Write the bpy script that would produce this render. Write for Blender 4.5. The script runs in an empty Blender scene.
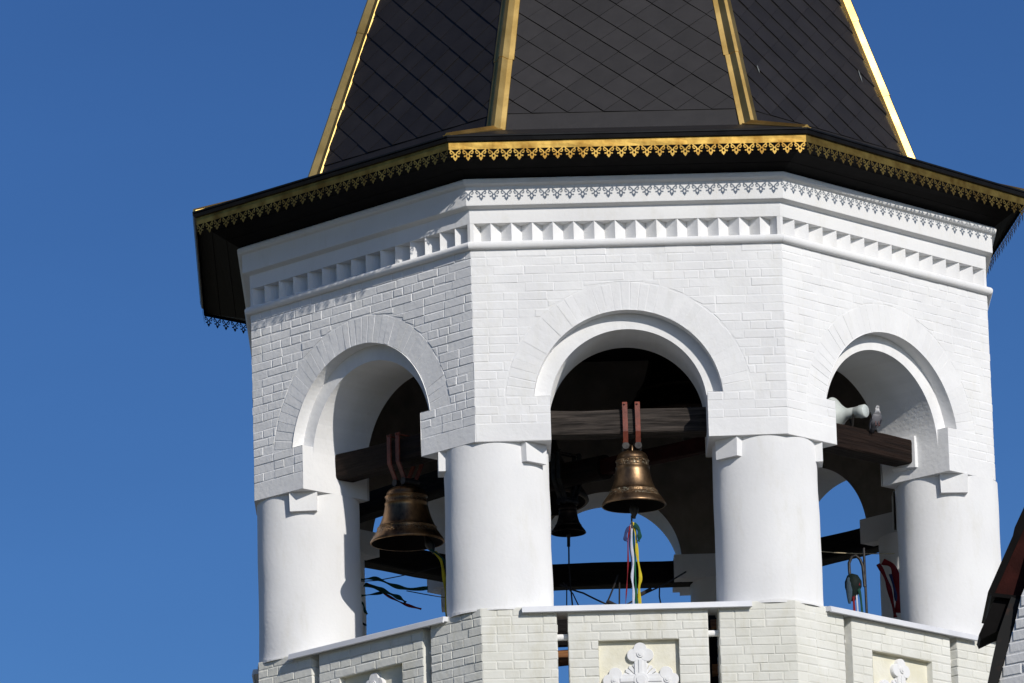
import bpy, math, random
from mathutils import Vector, Matrix, noise
random.seed(7)
R = math.radians; PI = math.pi
sin, cos, tan, sqrt = math.sin, math.cos, math.tan, math.sqrt
scene = bpy.context.scene
COL = scene.collection

# ------------------------------------------------------------------ camera
D = 60.0; PITCH = R(12.765); ROLL = R(-1.903); FPX = 6856.4
cam = bpy.data.cameras.new('camera'); camo = bpy.data.objects.new('camera', cam); COL.objects.link(camo)
fw = Vector((0, cos(PITCH), sin(PITCH))); rt = Vector((1, 0, 0)); up = rt.cross(fw)
c_, s_ = cos(ROLL), sin(ROLL)
rt2 = rt*c_ + up*s_; up2 = up*c_ - rt*s_
M = Matrix((rt2, up2, -fw)).transposed().to_4x4()
M.translation = Vector((0, -D*cos(PITCH), -D*sin(PITCH)))
camo.matrix_world = M
cam.sensor_width = 36; cam.lens = FPX/1024*36
cam.shift_x = (512-623.34)/1024; cam.shift_y = (521.81-341.5)/1024
cam.clip_start = 1; cam.clip_end = 6000
scene.camera = camo
scene.render.resolution_x = 1024; scene.render.resolution_y = 683

# ------------------------------------------------------------------ light
SUN_AZ = R(28.5); SUN_EL = R(25.5)           # azimuth from -Y towards +X
world = bpy.data.worlds.new('World'); scene.world = world; world.use_nodes = True
nt = world.node_tree; bg = nt.nodes['Background']
sky = nt.nodes.new('ShaderNodeTexSky'); sky.sky_type = 'NISHITA'; sky.sun_disc = False
sky.sun_elevation = SUN_EL; sky.sun_rotation = PI - SUN_AZ
sky.altitude = 300; sky.air_density = 1.0; sky.dust_density = 0.7; sky.ozone_density = 6.0
sk1 = nt.nodes.new('ShaderNodeVectorMath'); sk1.operation = 'SCALE'; sk1.inputs['Scale'].default_value = 1/6.1
skg = nt.nodes.new('ShaderNodeGamma'); skg.inputs['Gamma'].default_value = 1.52
sk2 = nt.nodes.new('ShaderNodeVectorMath'); sk2.operation = 'SCALE'; sk2.inputs['Scale'].default_value = 4.82
nt.links.new(sky.outputs[0], sk1.inputs[0]); nt.links.new(sk1.outputs[0], skg.inputs[0]); nt.links.new(skg.outputs[0], sk2.inputs[0])
sn = nt.nodes.new('ShaderNodeTexNoise'); sn.inputs['Scale'].default_value = 7; sn.inputs['Detail'].default_value = 6
stc = nt.nodes.new('ShaderNodeTexCoord'); smp = nt.nodes.new('ShaderNodeMapping'); smp.inputs['Scale'].default_value = (1,1,3.5); smp.inputs['Rotation'].default_value = (0,R(25),0)
nt.links.new(stc.outputs['Generated'], smp.inputs[0]); nt.links.new(smp.outputs[0], sn.inputs['Vector'])
srg = nt.nodes.new('ShaderNodeMapRange'); srg.inputs['From Min'].default_value = .35; srg.inputs['From Max'].default_value = .7; srg.inputs['To Min'].default_value = .975; srg.inputs['To Max'].default_value = 1.05
nt.links.new(sn.outputs['Fac'], srg.inputs[0]); sk3 = nt.nodes.new('ShaderNodeVectorMath'); sk3.operation = 'SCALE'
nt.links.new(sk2.outputs[0], sk3.inputs[0]); nt.links.new(srg.outputs[0], sk3.inputs['Scale']); nt.links.new(sk3.outputs[0], bg.inputs[0]); bg.inputs[1].default_value = 0.09
sd = bpy.data.lights.new('sun', 'SUN'); sun = bpy.data.objects.new('sun', sd); COL.objects.link(sun)
sd.energy = 3.4; sd.angle = R(0.53); sd.color = (1.0, 0.95, 0.875)
sdir = Vector((sin(SUN_AZ)*cos(SUN_EL), -cos(SUN_AZ)*cos(SUN_EL), sin(SUN_EL)))
sun.rotation_euler = sdir.to_track_quat('Z', 'Y').to_euler()
sun.location = (30, -60, 40)
vs = scene.view_settings; vs.view_transform = 'Standard'; vs.look = 'None'; vs.exposure = 0; vs.gamma = 1; vs.use_curve_mapping = False

GZ = -14.9

# ------------------------------------------------------------------ materials
def mat(name, col, rough=.6, metal=0, spec=.5):
    m = bpy.data.materials.new(name); m.use_nodes = True
    b = m.node_tree.nodes['Principled BSDF']
    b.inputs['Base Color'].default_value = (*col, 1); b.inputs['Roughness'].default_value = rough
    b.inputs['Metallic'].default_value = metal; b.inputs['Specular IOR Level'].default_value = spec; b.inputs['Diffuse Roughness'].default_value = .7 if rough>.55 else 0
    return m
def N(m, t, **k):
    n = m.node_tree.nodes.new(t)
    for a, v in k.items(): setattr(n, a, v)
    return n
def L(m, a, b): m.node_tree.links.new(a, b)
def bsdf(m): return m.node_tree.nodes['Principled BSDF']
def noisy(m, c0, c1, scale=3, detail=5, rough=.6, lo=.35, hi=.65, coord='Object', mapping=(1,1,1), bump=0, bscale=60, bdist=.01, island=0, stretch_bump=False, stain=None):
    tc = N(m, 'ShaderNodeTexCoord'); mp = N(m, 'ShaderNodeMapping'); mp.inputs['Scale'].default_value = mapping
    L(m, tc.outputs[coord], mp.inputs[0])
    n = N(m, 'ShaderNodeTexNoise'); n.inputs['Scale'].default_value = scale; n.inputs['Detail'].default_value = detail; n.inputs['Roughness'].default_value = rough
    L(m, mp.outputs[0], n.inputs['Vector'])
    r = N(m, 'ShaderNodeValToRGB'); r.color_ramp.elements[0].position = lo; r.color_ramp.elements[1].position = hi
    r.color_ramp.elements[0].color = (*c0, 1); r.color_ramp.elements[1].color = (*c1, 1)
    L(m, n.outputs['Fac'], r.inputs[0])
    out = r.outputs[0]
    if island:
        g = N(m, 'ShaderNodeNewGeometry'); mr = N(m, 'ShaderNodeMapRange')
        mr.inputs['To Min'].default_value = 1-island; mr.inputs['To Max'].default_value = 1+island
        L(m, g.outputs['Random Per Island'], mr.inputs[0])
        mx = N(m, 'ShaderNodeVectorMath', operation='SCALE'); L(m, out, mx.inputs[0]); L(m, mr.outputs[0], mx.inputs['Scale'])
        out = mx.outputs[0]
    if stain:
        mp2 = N(m, 'ShaderNodeMapping'); mp2.inputs['Scale'].default_value = (1,1,.3); L(m, tc.outputs[coord], mp2.inputs[0])
        n4 = N(m, 'ShaderNodeTexNoise'); n4.inputs['Scale'].default_value = 5; n4.inputs['Detail'].default_value = 9; n4.inputs['Roughness'].default_value = .75
        L(m, mp2.outputs[0], n4.inputs['Vector'])
        r4 = N(m, 'ShaderNodeValToRGB'); r4.color_ramp.elements[0].position = .52; r4.color_ramp.elements[1].position = .74
        r4.color_ramp.elements[0].color = (1,1,1,1); r4.color_ramp.elements[1].color = (*stain,1); L(m, n4.outputs['Fac'], r4.inputs[0])
        mm = N(m, 'ShaderNodeVectorMath', operation='MULTIPLY'); L(m, out, mm.inputs[0]); L(m, r4.outputs[0], mm.inputs[1]); out = mm.outputs[0]
    L(m, out, bsdf(m).inputs['Base Color'])
    if bump:
        n2 = N(m, 'ShaderNodeTexNoise'); n2.inputs['Scale'].default_value = bscale; n2.inputs['Detail'].default_value = 4
        L(m, (mp if stretch_bump else tc).outputs[0 if stretch_bump else coord], n2.inputs['Vector'])
        b = N(m, 'ShaderNodeBump'); b.inputs['Strength'].default_value = bump; b.inputs['Distance'].default_value = bdist
        L(m, n2.outputs['Fac'], b.inputs['Height']); L(m, b.outputs[0], bsdf(m).inputs['Normal'])
    return out
M_WHITE = mat('white_limewash', (.8,.8,.8), .65, spec=.3)
noisy(M_WHITE, (.80,.80,.80), (.85,.85,.845), scale=2.2, detail=6, bump=.55, bscale=24, bdist=.006, island=.02, stain=(.945,.94,.91))
M_PLASTER = mat('white_plaster', (.8,.8,.8), .6, spec=.3)
noisy(M_PLASTER, (.80,.80,.80), (.845,.845,.84), scale=1.5, detail=6, bump=.45, bscale=30, bdist=.004, stain=(.93,.92,.885))
M_CREAM = mat('cream_painted_brick', (.8,.79,.7), .65, spec=.3)
noisy(M_CREAM, (.73,.725,.66), (.80,.795,.745), scale=2.5, detail=6, bump=.6, bscale=24, bdist=.006, island=.03, stain=(.88,.86,.78))
M_NICHE = mat('cream_plaster', (.8,.77,.62), .65, spec=.3)
noisy(M_NICHE, (.75,.72,.58), (.81,.79,.69), scale=5, detail=4, bump=.3, bscale=40)
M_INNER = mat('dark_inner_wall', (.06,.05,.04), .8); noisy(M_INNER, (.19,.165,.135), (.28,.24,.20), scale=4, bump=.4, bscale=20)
M_BLACK = mat('black_sheet_metal', (.006,.006,.007), .42, spec=.3); noisy(M_BLACK, (.004,.004,.005), (.010,.010,.011), scale=6)
M_SOFFIT = mat('dark_soffit_boards', (.004,.003,.003), .7, spec=.08); noisy(M_SOFFIT, (.002,.0015,.0015), (.005,.004,.004), scale=8)
M_SLATE = mat('dark_grey_metal_shingle', (.04,.04,.045), .45, spec=.35)
noisy(M_SLATE, (.019,.0175,.018), (.025,.023,.0235), scale=5, detail=8, bump=.2, bscale=25, bdist=.003, island=.13)
M_CAPW = mat('white_coated_metal', (.72,.73,.76), .4)
noisy(M_CAPW, (.68,.69,.72), (.76,.77,.79), scale=4)
M_GOLD = mat('brass_sheet', (.78,.52,.17), .42, 1)
o = noisy(M_GOLD, (.60,.39,.115), (.88,.61,.21), scale=3, detail=4, bump=.22, bscale=4, bdist=.012)
M_GOLD2 = mat('brass_lace', (.78,.52,.17), .50, 1); noisy(M_GOLD2, (.27,.15,.032), (.50,.33,.085), scale=7, detail=3, bump=.2, bscale=9, bdist=.012)
def wood(name, a, b, rough=.75):
    m = mat(name, a, rough, spec=.15); noisy(m, a, b, scale=6, detail=9, rough=.7, lo=.36, hi=.66, mapping=(.35,7,7), bump=1.0, bscale=5, bdist=.03, stretch_bump=True); return m
M_WOODG = wood('weathered_grey_wood', (.012,.010,.009), (.085,.070,.060))
M_WOODB = wood('dark_brown_wood', (.008,.005,.004), (.026,.015,.011))
M_WOODK = wood('black_stained_wood', (.006,.005,.005), (.014,.012,.012))
M_WOODO = wood('raw_orange_wood', (.22,.10,.045), (.5,.24,.10))
M_FLOOR = wood('bounce_floor_planks', (.16,.13,.10), (.34,.29,.23))  # unseen floor, planks lightened to bounce sunlight up into the interior
M_RED = mat('red_primer_steel', (.27,.06,.035), .6); noisy(M_RED, (.12,.028,.017), (.27,.062,.034), scale=9, bump=.3)
M_RUSTBOARD = mat('red_brown_boards', (.1,.02,.015), .8, spec=.1); noisy(M_RUSTBOARD, (.018,.004,.003), (.042,.009,.007), scale=5, mapping=(1,1,1), bump=.4)
M_IRON = mat('dark_iron', (.03,.028,.027), .5, .6); noisy(M_IRON, (.015,.014,.014), (.06,.055,.05), scale=14)
M_ROPE = mat('dark_rope', (.02,.018,.02), .9)
M_LROPE = mat('pale_cord', (.5,.42,.28), .9)
def cloth(name, c):
    m = mat(name, c, .7, spec=.2); noisy(m, tuple(x*.75 for x in c), c, scale=9, bump=.3, bscale=60); return m
C_YEL = cloth('yellow_ribbon', (.62,.50,.03)); C_GRN = cloth('green_ribbon', (.015,.13,.06)); C_DGRN = cloth('dark_green_ribbon', (.010,.065,.048))
C_RED = cloth('red_ribbon', (.22,.012,.018)); C_WHT = cloth('white_ribbon', (.6,.62,.72)); C_BLU = cloth('blue_ribbon', (.03,.045,.14))
M_PLASTIC = mat('grey_white_plastic', (.55,.6,.58), .45); noisy(M_PLASTIC, (.47,.52,.5), (.62,.66,.64), scale=8)
def bronze(name, dark, light, rough, patina=.5):
    m = mat(name, light, rough, 1)
    tc = N(m, 'ShaderNodeTexCoord'); sp = N(m, 'ShaderNodeSeparateXYZ'); L(m, tc.outputs['Object'], sp.inputs[0])
    n = N(m, 'ShaderNodeTexNoise'); n.inputs['Scale'].default_value = 9; n.inputs['Detail'].default_value = 8; n.inputs['Roughness'].default_value = .65
    mp = N(m, 'ShaderNodeMapping'); mp.inputs['Scale'].default_value = (1,1,.45); L(m, tc.outputs['Object'], mp.inputs[0]); L(m, mp.outputs[0], n.inputs['Vector'])
    r = N(m, 'ShaderNodeValToRGB'); r.color_ramp.elements[0].position=.36; r.color_ramp.elements[1].position=.62
    r.color_ramp.elements[0].color=(*dark,1); r.color_ramp.elements[1].color=(*light,1); L(m, n.outputs['Fac'], r.inputs[0])
    # cast relief: letters band near the shoulder, flourish near the lip
    def zone(z0, z1):
        a = N(m,'ShaderNodeMath',operation='GREATER_THAN'); a.inputs[1].default_value=z0; L(m, sp.outputs[2], a.inputs[0])
        b = N(m,'ShaderNodeMath',operation='LESS_THAN'); b.inputs[1].default_value=z1; L(m, sp.outputs[2], b.inputs[0])
        c = N(m,'ShaderNodeMath',operation='MULTIPLY'); L(m,a.outputs[0],c.inputs[0]); L(m,b.outputs[0],c.inputs[1]); return c
    z1 = zone(.335,.385); z2 = zone(.065,.125)
    ad = N(m,'ShaderNodeMath',operation='ADD'); L(m,z1.outputs[0],ad.inputs[0]); L(m,z2.outputs[0],ad.inputs[1])
    v = N(m,'ShaderNodeTexNoise'); v.inputs['Scale'].default_value = 70; v.inputs['Detail'].default_value=3; L(m, tc.outputs['Object'], v.inputs['Vector'])
    pr = N(m,'ShaderNodeValToRGB'); pr.color_ramp.elements[0].position=.50; pr.color_ramp.elements[1].position=.62
    L(m, v.outputs['Fac'], pr.inputs[0])
    n3 = N(m,'ShaderNodeTexNoise'); n3.inputs['Scale'].default_value=24; L(m, tc.outputs['Object'], n3.inputs['Vector'])
    th = N(m,'ShaderNodeMath',operation='GREATER_THAN'); th.inputs[1].default_value=.5; L(m,n3.outputs['Fac'],th.inputs[0])
    q = N(m,'ShaderNodeMath',operation='MULTIPLY'); L(m, pr.outputs[0], q.inputs[0]); L(m, ad.outputs[0], q.inputs[1])
    q2 = N(m,'ShaderNodeMath',operation='MULTIPLY'); L(m,q.outputs[0],q2.inputs[0]); L(m,th.outputs[0],q2.inputs[1])
    q3 = N(m,'ShaderNodeMath',operation='MULTIPLY'); L(m,q2.outputs[0],q3.inputs[0]); q3.inputs[1].default_value=patina
    mx = N(m,'ShaderNodeMix',data_type='RGBA'); L(m,q3.outputs[0],mx.inputs[0]); L(m,r.outputs[0],mx.inputs[6]); mx.inputs[7].default_value=(.34,.36,.27,1)
    L(m, mx.outputs[2], bsdf(m).inputs['Base Color'])
    inv = N(m,'ShaderNodeMath',operation='SUBTRACT'); inv.inputs[0].default_value=1; L(m,q3.outputs[0],inv.inputs[1]); L(m,inv.outputs[0],bsdf(m).inputs['Metallic'])
    bp = N(m,'ShaderNodeBump'); bp.inputs['Distance'].default_value=.006; bp.inputs['Strength'].default_value=.8
    sm = N(m,'ShaderNodeMath',operation='MULTIPLY_ADD'); L(m,n.outputs['Fac'],sm.inputs[0]); sm.inputs[1].default_value=.35; L(m,q.outputs[0],sm.inputs[2])
    L(m, sm.outputs[0], bp.inputs['Height']); L(m,bp.outputs[0],bsdf(m).inputs['Normal'])
    return m
M_BRONZE = bronze('golden_bronze', (.10,.064,.04), (.31,.20,.11), .42)
M_BRONZE2 = bronze('brown_bronze', (.11,.06,.032), (.42,.24,.11), .36, .15)
M_DBRONZE = bronze('dark_bronze', (.03,.022,.018), (.07,.05,.04), .5, .1)
M_BELLSHADE = mat('shade_black_bell_inside',(.008,.006,.005),.8,spec=.1)  # near-black bell hollow: its shade is put into the colour
M_FLASH = mat('dark_flashing',(.01,.008,.008),.6,spec=.2); noisy(M_FLASH,(.003,.003,.003),(.05,.018,.008),scale=9,lo=.6,hi=.8)
M_DROP = mat('dried_dropping',(.20,.22,.22),.8)
M_GRASS = mat('grass', (.06,.09,.03), .9); noisy(M_GRASS, (.10,.095,.06), (.19,.17,.125), scale=.05, detail=8)

# ------------------------------------------------------------------ helpers
class MB:
    def __init__(s): s.v=[]; s.f=[]; s.m=[]; s.sm=[]
    def add(s, pts, faces, mi=0, smooth=False):
        o=len(s.v); s.v += [tuple(p) for p in pts]
        for f in faces: s.f.append(tuple(i+o for i in f)); s.m.append(mi); s.sm.append(smooth)
    def quad(s, a,b,c,d, mi=0): s.add([a,b,c,d],[(0,1,2,3)],mi)
    def poly(s, pts, mi=0): s.add(pts,[tuple(range(len(pts)))],mi)
    def box8(s, p, mi=0):   # p: 4 bottom then 4 top (same order)
        s.add(p,[(3,2,1,0),(4,5,6,7),(0,1,5,4),(1,2,6,5),(2,3,7,6),(3,0,4,7)],mi)
    def box(s, x0,x1,y0,y1,z0,z1, mi=0):
        s.box8([(x0,y0,z0),(x1,y0,z0),(x1,y1,z0),(x0,y1,z0),(x0,y0,z1),(x1,y0,z1),(x1,y1,z1),(x0,y1,z1)],mi)
    def prism(s, pts, vec, mi=0):
        n=len(pts); q=[tuple(Vector(p)+Vector(vec)) for p in pts]
        s.add(list(pts)+q,[tuple(range(n))[::-1],tuple(range(n,2*n))]+[(i,(i+1)%n,(i+1)%n+n,i+n) for i in range(n)],mi)
    def tube(s, path, r, seg=8, mi=0, cap=True, smooth=True):
        path=[Vector(p) for p in path]; n=len(path); rings=[]
        rr = r if isinstance(r,(list,tuple)) else [r]*n
        prev=None
        for i,p in enumerate(path):
            t=(path[min(i+1,n-1)]-path[max(i-1,0)]).normalized()
            if prev is None:
                a=Vector((0,0,1)) if abs(t.z)<.9 else Vector((1,0,0)); x=t.cross(a).normalized()
            else: x=(prev-t*prev.dot(t)).normalized()
            prev=x; y=t.cross(x)
            rings.append([p+(x*cos(2*PI*k/seg)+y*sin(2*PI*k/seg))*rr[i] for k in range(seg)])
        pts=[q for g in rings for q in g]; fs=[]
        for i in range(n-1):
            for k in range(seg): fs.append((i*seg+k,i*seg+(k+1)%seg,(i+1)*seg+(k+1)%seg,(i+1)*seg+k))
        s.add(pts,fs,mi,smooth)
        if cap: s.add(rings[0],[tuple(range(seg))[::-1]],mi); s.add(rings[-1],[tuple(range(seg))],mi)
    def lathe(s, prof, seg=48, mi=0, c=(0,0,0), smooth=True, jit=0):
        pts=[]; n=len(prof)
        for (r,z) in prof:
            for k in range(seg):
                a=2*PI*k/seg; q=Vector((cos(a)*r,sin(a)*r,z))
                if jit:
                    w=noise.noise(Vector((q.x*3+c[0]*7,q.y*3+c[1]*7,q.z*3)))*jit; q.x+=cos(a)*w; q.y+=sin(a)*w
                pts.append(q+Vector(c))
        s.add(pts,[(i*seg+k,i*seg+(k+1)%seg,(i+1)*seg+(k+1)%seg,(i+1)*seg+k) for i in range(n-1) for k in range(seg)],mi,smooth)
    def build(s, name, mats, parent=None, loc=None):
        me=bpy.data.meshes.new(name); me.from_pydata(s.v,[],s.f)
        if not isinstance(mats,(list,tuple)): mats=[mats]
        for m in mats: me.materials.append(m)
        me.polygons.foreach_set('material_index',s.m); me.polygons.foreach_set('use_smooth',s.sm); me.update()
        ob=bpy.data.objects.new(name,me); COL.objects.link(ob)
        if parent is not None:
            ob.parent=parent
            if loc is None: ob.location = -wloc(parent)
            else: ob.location = Vector(loc)-wloc(parent)
        elif loc is not None: ob.location=loc
        return ob
def wloc(o):
    v=Vector(o.location)
    while o.parent: o=o.parent; v+=Vector(o.location)
    return v
def tag(o,label=None,cat=None,group=None,kind=None):
    if label: o['label']=label
    if cat: o['category']=cat
    if group: o['group']=group
    if kind: o['kind']=kind
    return o
def empty(name,loc,label,cat,group=None):
    e=bpy.data.objects.new(name,None); COL.objects.link(e); e.location=loc; e.empty_display_size=.2
    return tag(e,label,cat,group)

# ------------------------------------------------------------------ ground
g=MB(); nG=48
pts=[(0,0,GZ)]+[(r*cos(2*PI*k/nG),r*sin(2*PI*k/nG),GZ) for r in (40,400,3500) for k in range(nG)]
fs=[(0,1+k,1+(k+1)%nG) for k in range(nG)]+[(1+j*nG+k,1+(j+1)*nG+k,1+(j+1)*nG+(k+1)%nG,1+j*nG+(k+1)%nG) for j in range(2) for k in range(nG)]
g.add(pts,fs); tag(g.build('ground',M_GRASS),kind='structure')

# ------------------------------------------------------------------ octagon frame
AZ=[R(a) for a in (-68.2,-20.7,24.3,70.8,111.8,159.3,204.3,250.8)]
RW=3.397
def cor(i,r=RW,az=AZ): a=az[i%8]; return Vector((r*sin(a),-r*cos(a),0))
def ring(o,z,az=AZ):
    # corners of the octagon offset outwards by o from the wall plane
    return [cor(i,RW+o*1.0824,az)+Vector((0,0,z)) for i in range(8)]
class Face:
    def __init__(s,k):
        s.A=cor(k); s.B=cor(k+1); s.t=(s.B-s.A); s.W=s.t.length; s.t.normalize()
        s.n=s.t.cross(Vector((0,0,1))); 
        if s.n.dot(s.A)<0: s.n=-s.n
        s.um=s.W/2
        s.dz=-.14 if k in (4,5,6) else 0; side=k in (0,2,4,6)
        s.um += {0:-.02,1:-.018,5:.06}.get(k,0); s.ump=s.W/2+{0:.03,1:-.005}.get(k,0)
        s.RO,s.RI,s.CZ=(.86,.73,.255 if k==0 else .225) if side else (.79,.655,.31)
        s.ph,s.nh=(.637,.385) if side else (.578,.333)
        s.da=tan((AZ[(k)%8]-AZ[(k-1)%8])%(2*PI)/4+s.wa()/4) ; s.k=k
    def wa(s): return R(45)
    def P(s,u,z,d=0): return s.A+s.t*u+s.n*d+Vector((0,0,z))
FACES=[Face(k) for k in range(8)]
def inner_corner(k,depth):
    # where the planes of face k-1 and face k, pushed in by depth, meet
    f0,f1=FACES[(k-1)%8],FACES[k]
    c=cor(k)
    # solve (p-c).n0=-depth , (p-c).n1=-depth
    a,b=f0.n.x,f0.n.y; c2,d2=f1.n.x,f1.n.y; det=a*d2-b*c2
    x=(-depth*d2+depth*b)/det; y=(-a*depth+c2*depth)/det
    return c+Vector((x,y,0))

def clip(poly, p, n):
    out=[]
    for i in range(len(poly)):
        a=poly[i]; b=poly[(i+1)%len(poly)]
        da=(a[0]-p[0])*n[0]+(a[1]-p[1])*n[1]; db=(b[0]-p[0])*n[0]+(b[1]-p[1])*n[1]
        if da>=0: out.append(a)
        if da*db<0:
            t=da/(da-db); out.append((a[0]+(b[0]-a[0])*t,a[1]+(b[1]-a[1])*t))
    return out
def area(p): return .5*sum(p[i][0]*p[(i+1)%len(p)][1]-p[(i+1)%len(p)][0]*p[i][1] for i in range(len(p)))
def put_brick(mb, poly, fn, base, top, bev, mi=0):
    """raised brick with a bevelled paint-softened edge; poly is ccw in the face plane"""
    if len(poly)<3 or area(poly)<.0005: return
    n=len(poly); cx=sum(p[0] for p in poly)/n; cy=sum(p[1] for p in poly)/n
    tx,ty=random.uniform(-.014,.014),random.uniform(-.014,.014)
    ins=[]
    for p in poly:
        dx,dy=cx-p[0],cy-p[1]; l=sqrt(dx*dx+dy*dy)+1e-6
        kx=min(bev*1.3,abs(dx)*.6); ky=min(bev*1.3,abs(dy)*.6)
        ins.append((p[0]+math.copysign(kx,dx),p[1]+math.copysign(ky,dy)))
    pts=[fn(p[0],p[1],base) for p in poly]+[fn(p[0],p[1],top+(p[0]-cx)*tx+(p[1]-cy)*ty) for p in ins]
    mb.add(pts,[(i,(i+1)%n,n+(i+1)%n,n+i) for i in range(n)]+[tuple(range(n,2*n))],mi)
def bricks(mb, fn, z0, z1, intervals, circ=None, ch=.075, j=.007, base=-.0045, mi=0, start=0, bev=.004):
    nrow=int(round((z1-z0)/ch))
    for r in range(nrow):
        a=z0+r*ch; b=a+ch
        for (u0,u1) in intervals(a+.001,b-.001):
            u=u0; typ=(r+start)%2
            first=True
            while u<u1-.004:
                hd = random.random()<(.12 if typ==0 else .78)
                l=(.128 if hd else .252)
                if first and typ==0: l=random.choice((.19,.128,.252))
                first=False
                l*=random.uniform(.96,1.04)
                if u1-(u+l)<.06: l=u1-u
                jj=j*random.choice((.02,.4,.7,.9,1.1,1.3)); jv=j*random.choice((.3,.6,.8,1.0,1.1))
                e0=0 if u==u0 else jj/2; e1=0 if u+l>=u1-.001 else jj/2
                w=lambda: random.uniform(-.0024,.0024)
                poly=[(u+e0+w(),a+jv/2+w()),(u+l-e1+w(),a+jv/2+w()),(u+l-e1+w(),b-jv/2+w()),(u+e0+w(),b-jv/2+w())]
                if circ:
                    cx,cz,cr=circ; mx,mz=u+l/2,(a+b)/2; dx,dz=mx-cx,mz-cz; q=sqrt(dx*dx+dz*dz)+1e-6
                    if a>=.379 and q<cr+.2:
                        poly=clip(poly,(cx+dx/q*cr,cz+dz/q*cr),(dx/q,dz/q))
                        # long bricks over the crown: test against the nearest point too
                        nx=min(max(cx,u),u+l); nz=a if a>cz else b
                        dx,dz=nx-cx,nz-cz; q=sqrt(dx*dx+dz*dz)+1e-6
                        if q<cr and len(poly)>2: poly=clip(poly,(cx+dx/q*cr,cz+dz/q*cr),(dx/q,dz/q))
                put_brick(mb,poly,fn,base,random.uniform(-.002,.0010) if random.random()>.12 else -.0035,bev*random.uniform(.5,1.6),mi)
                u+=l

tower=empty('bell_tower',(0,0,GZ),'white brick octagonal bell tower with open arches under a dark tent roof edged in gold','bell tower')
RO,RI,CZ,ZI=.79,.66,.31,.38      # outer order, inner order, arch centre, impost top
DEP,REC=.75,.12
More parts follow.
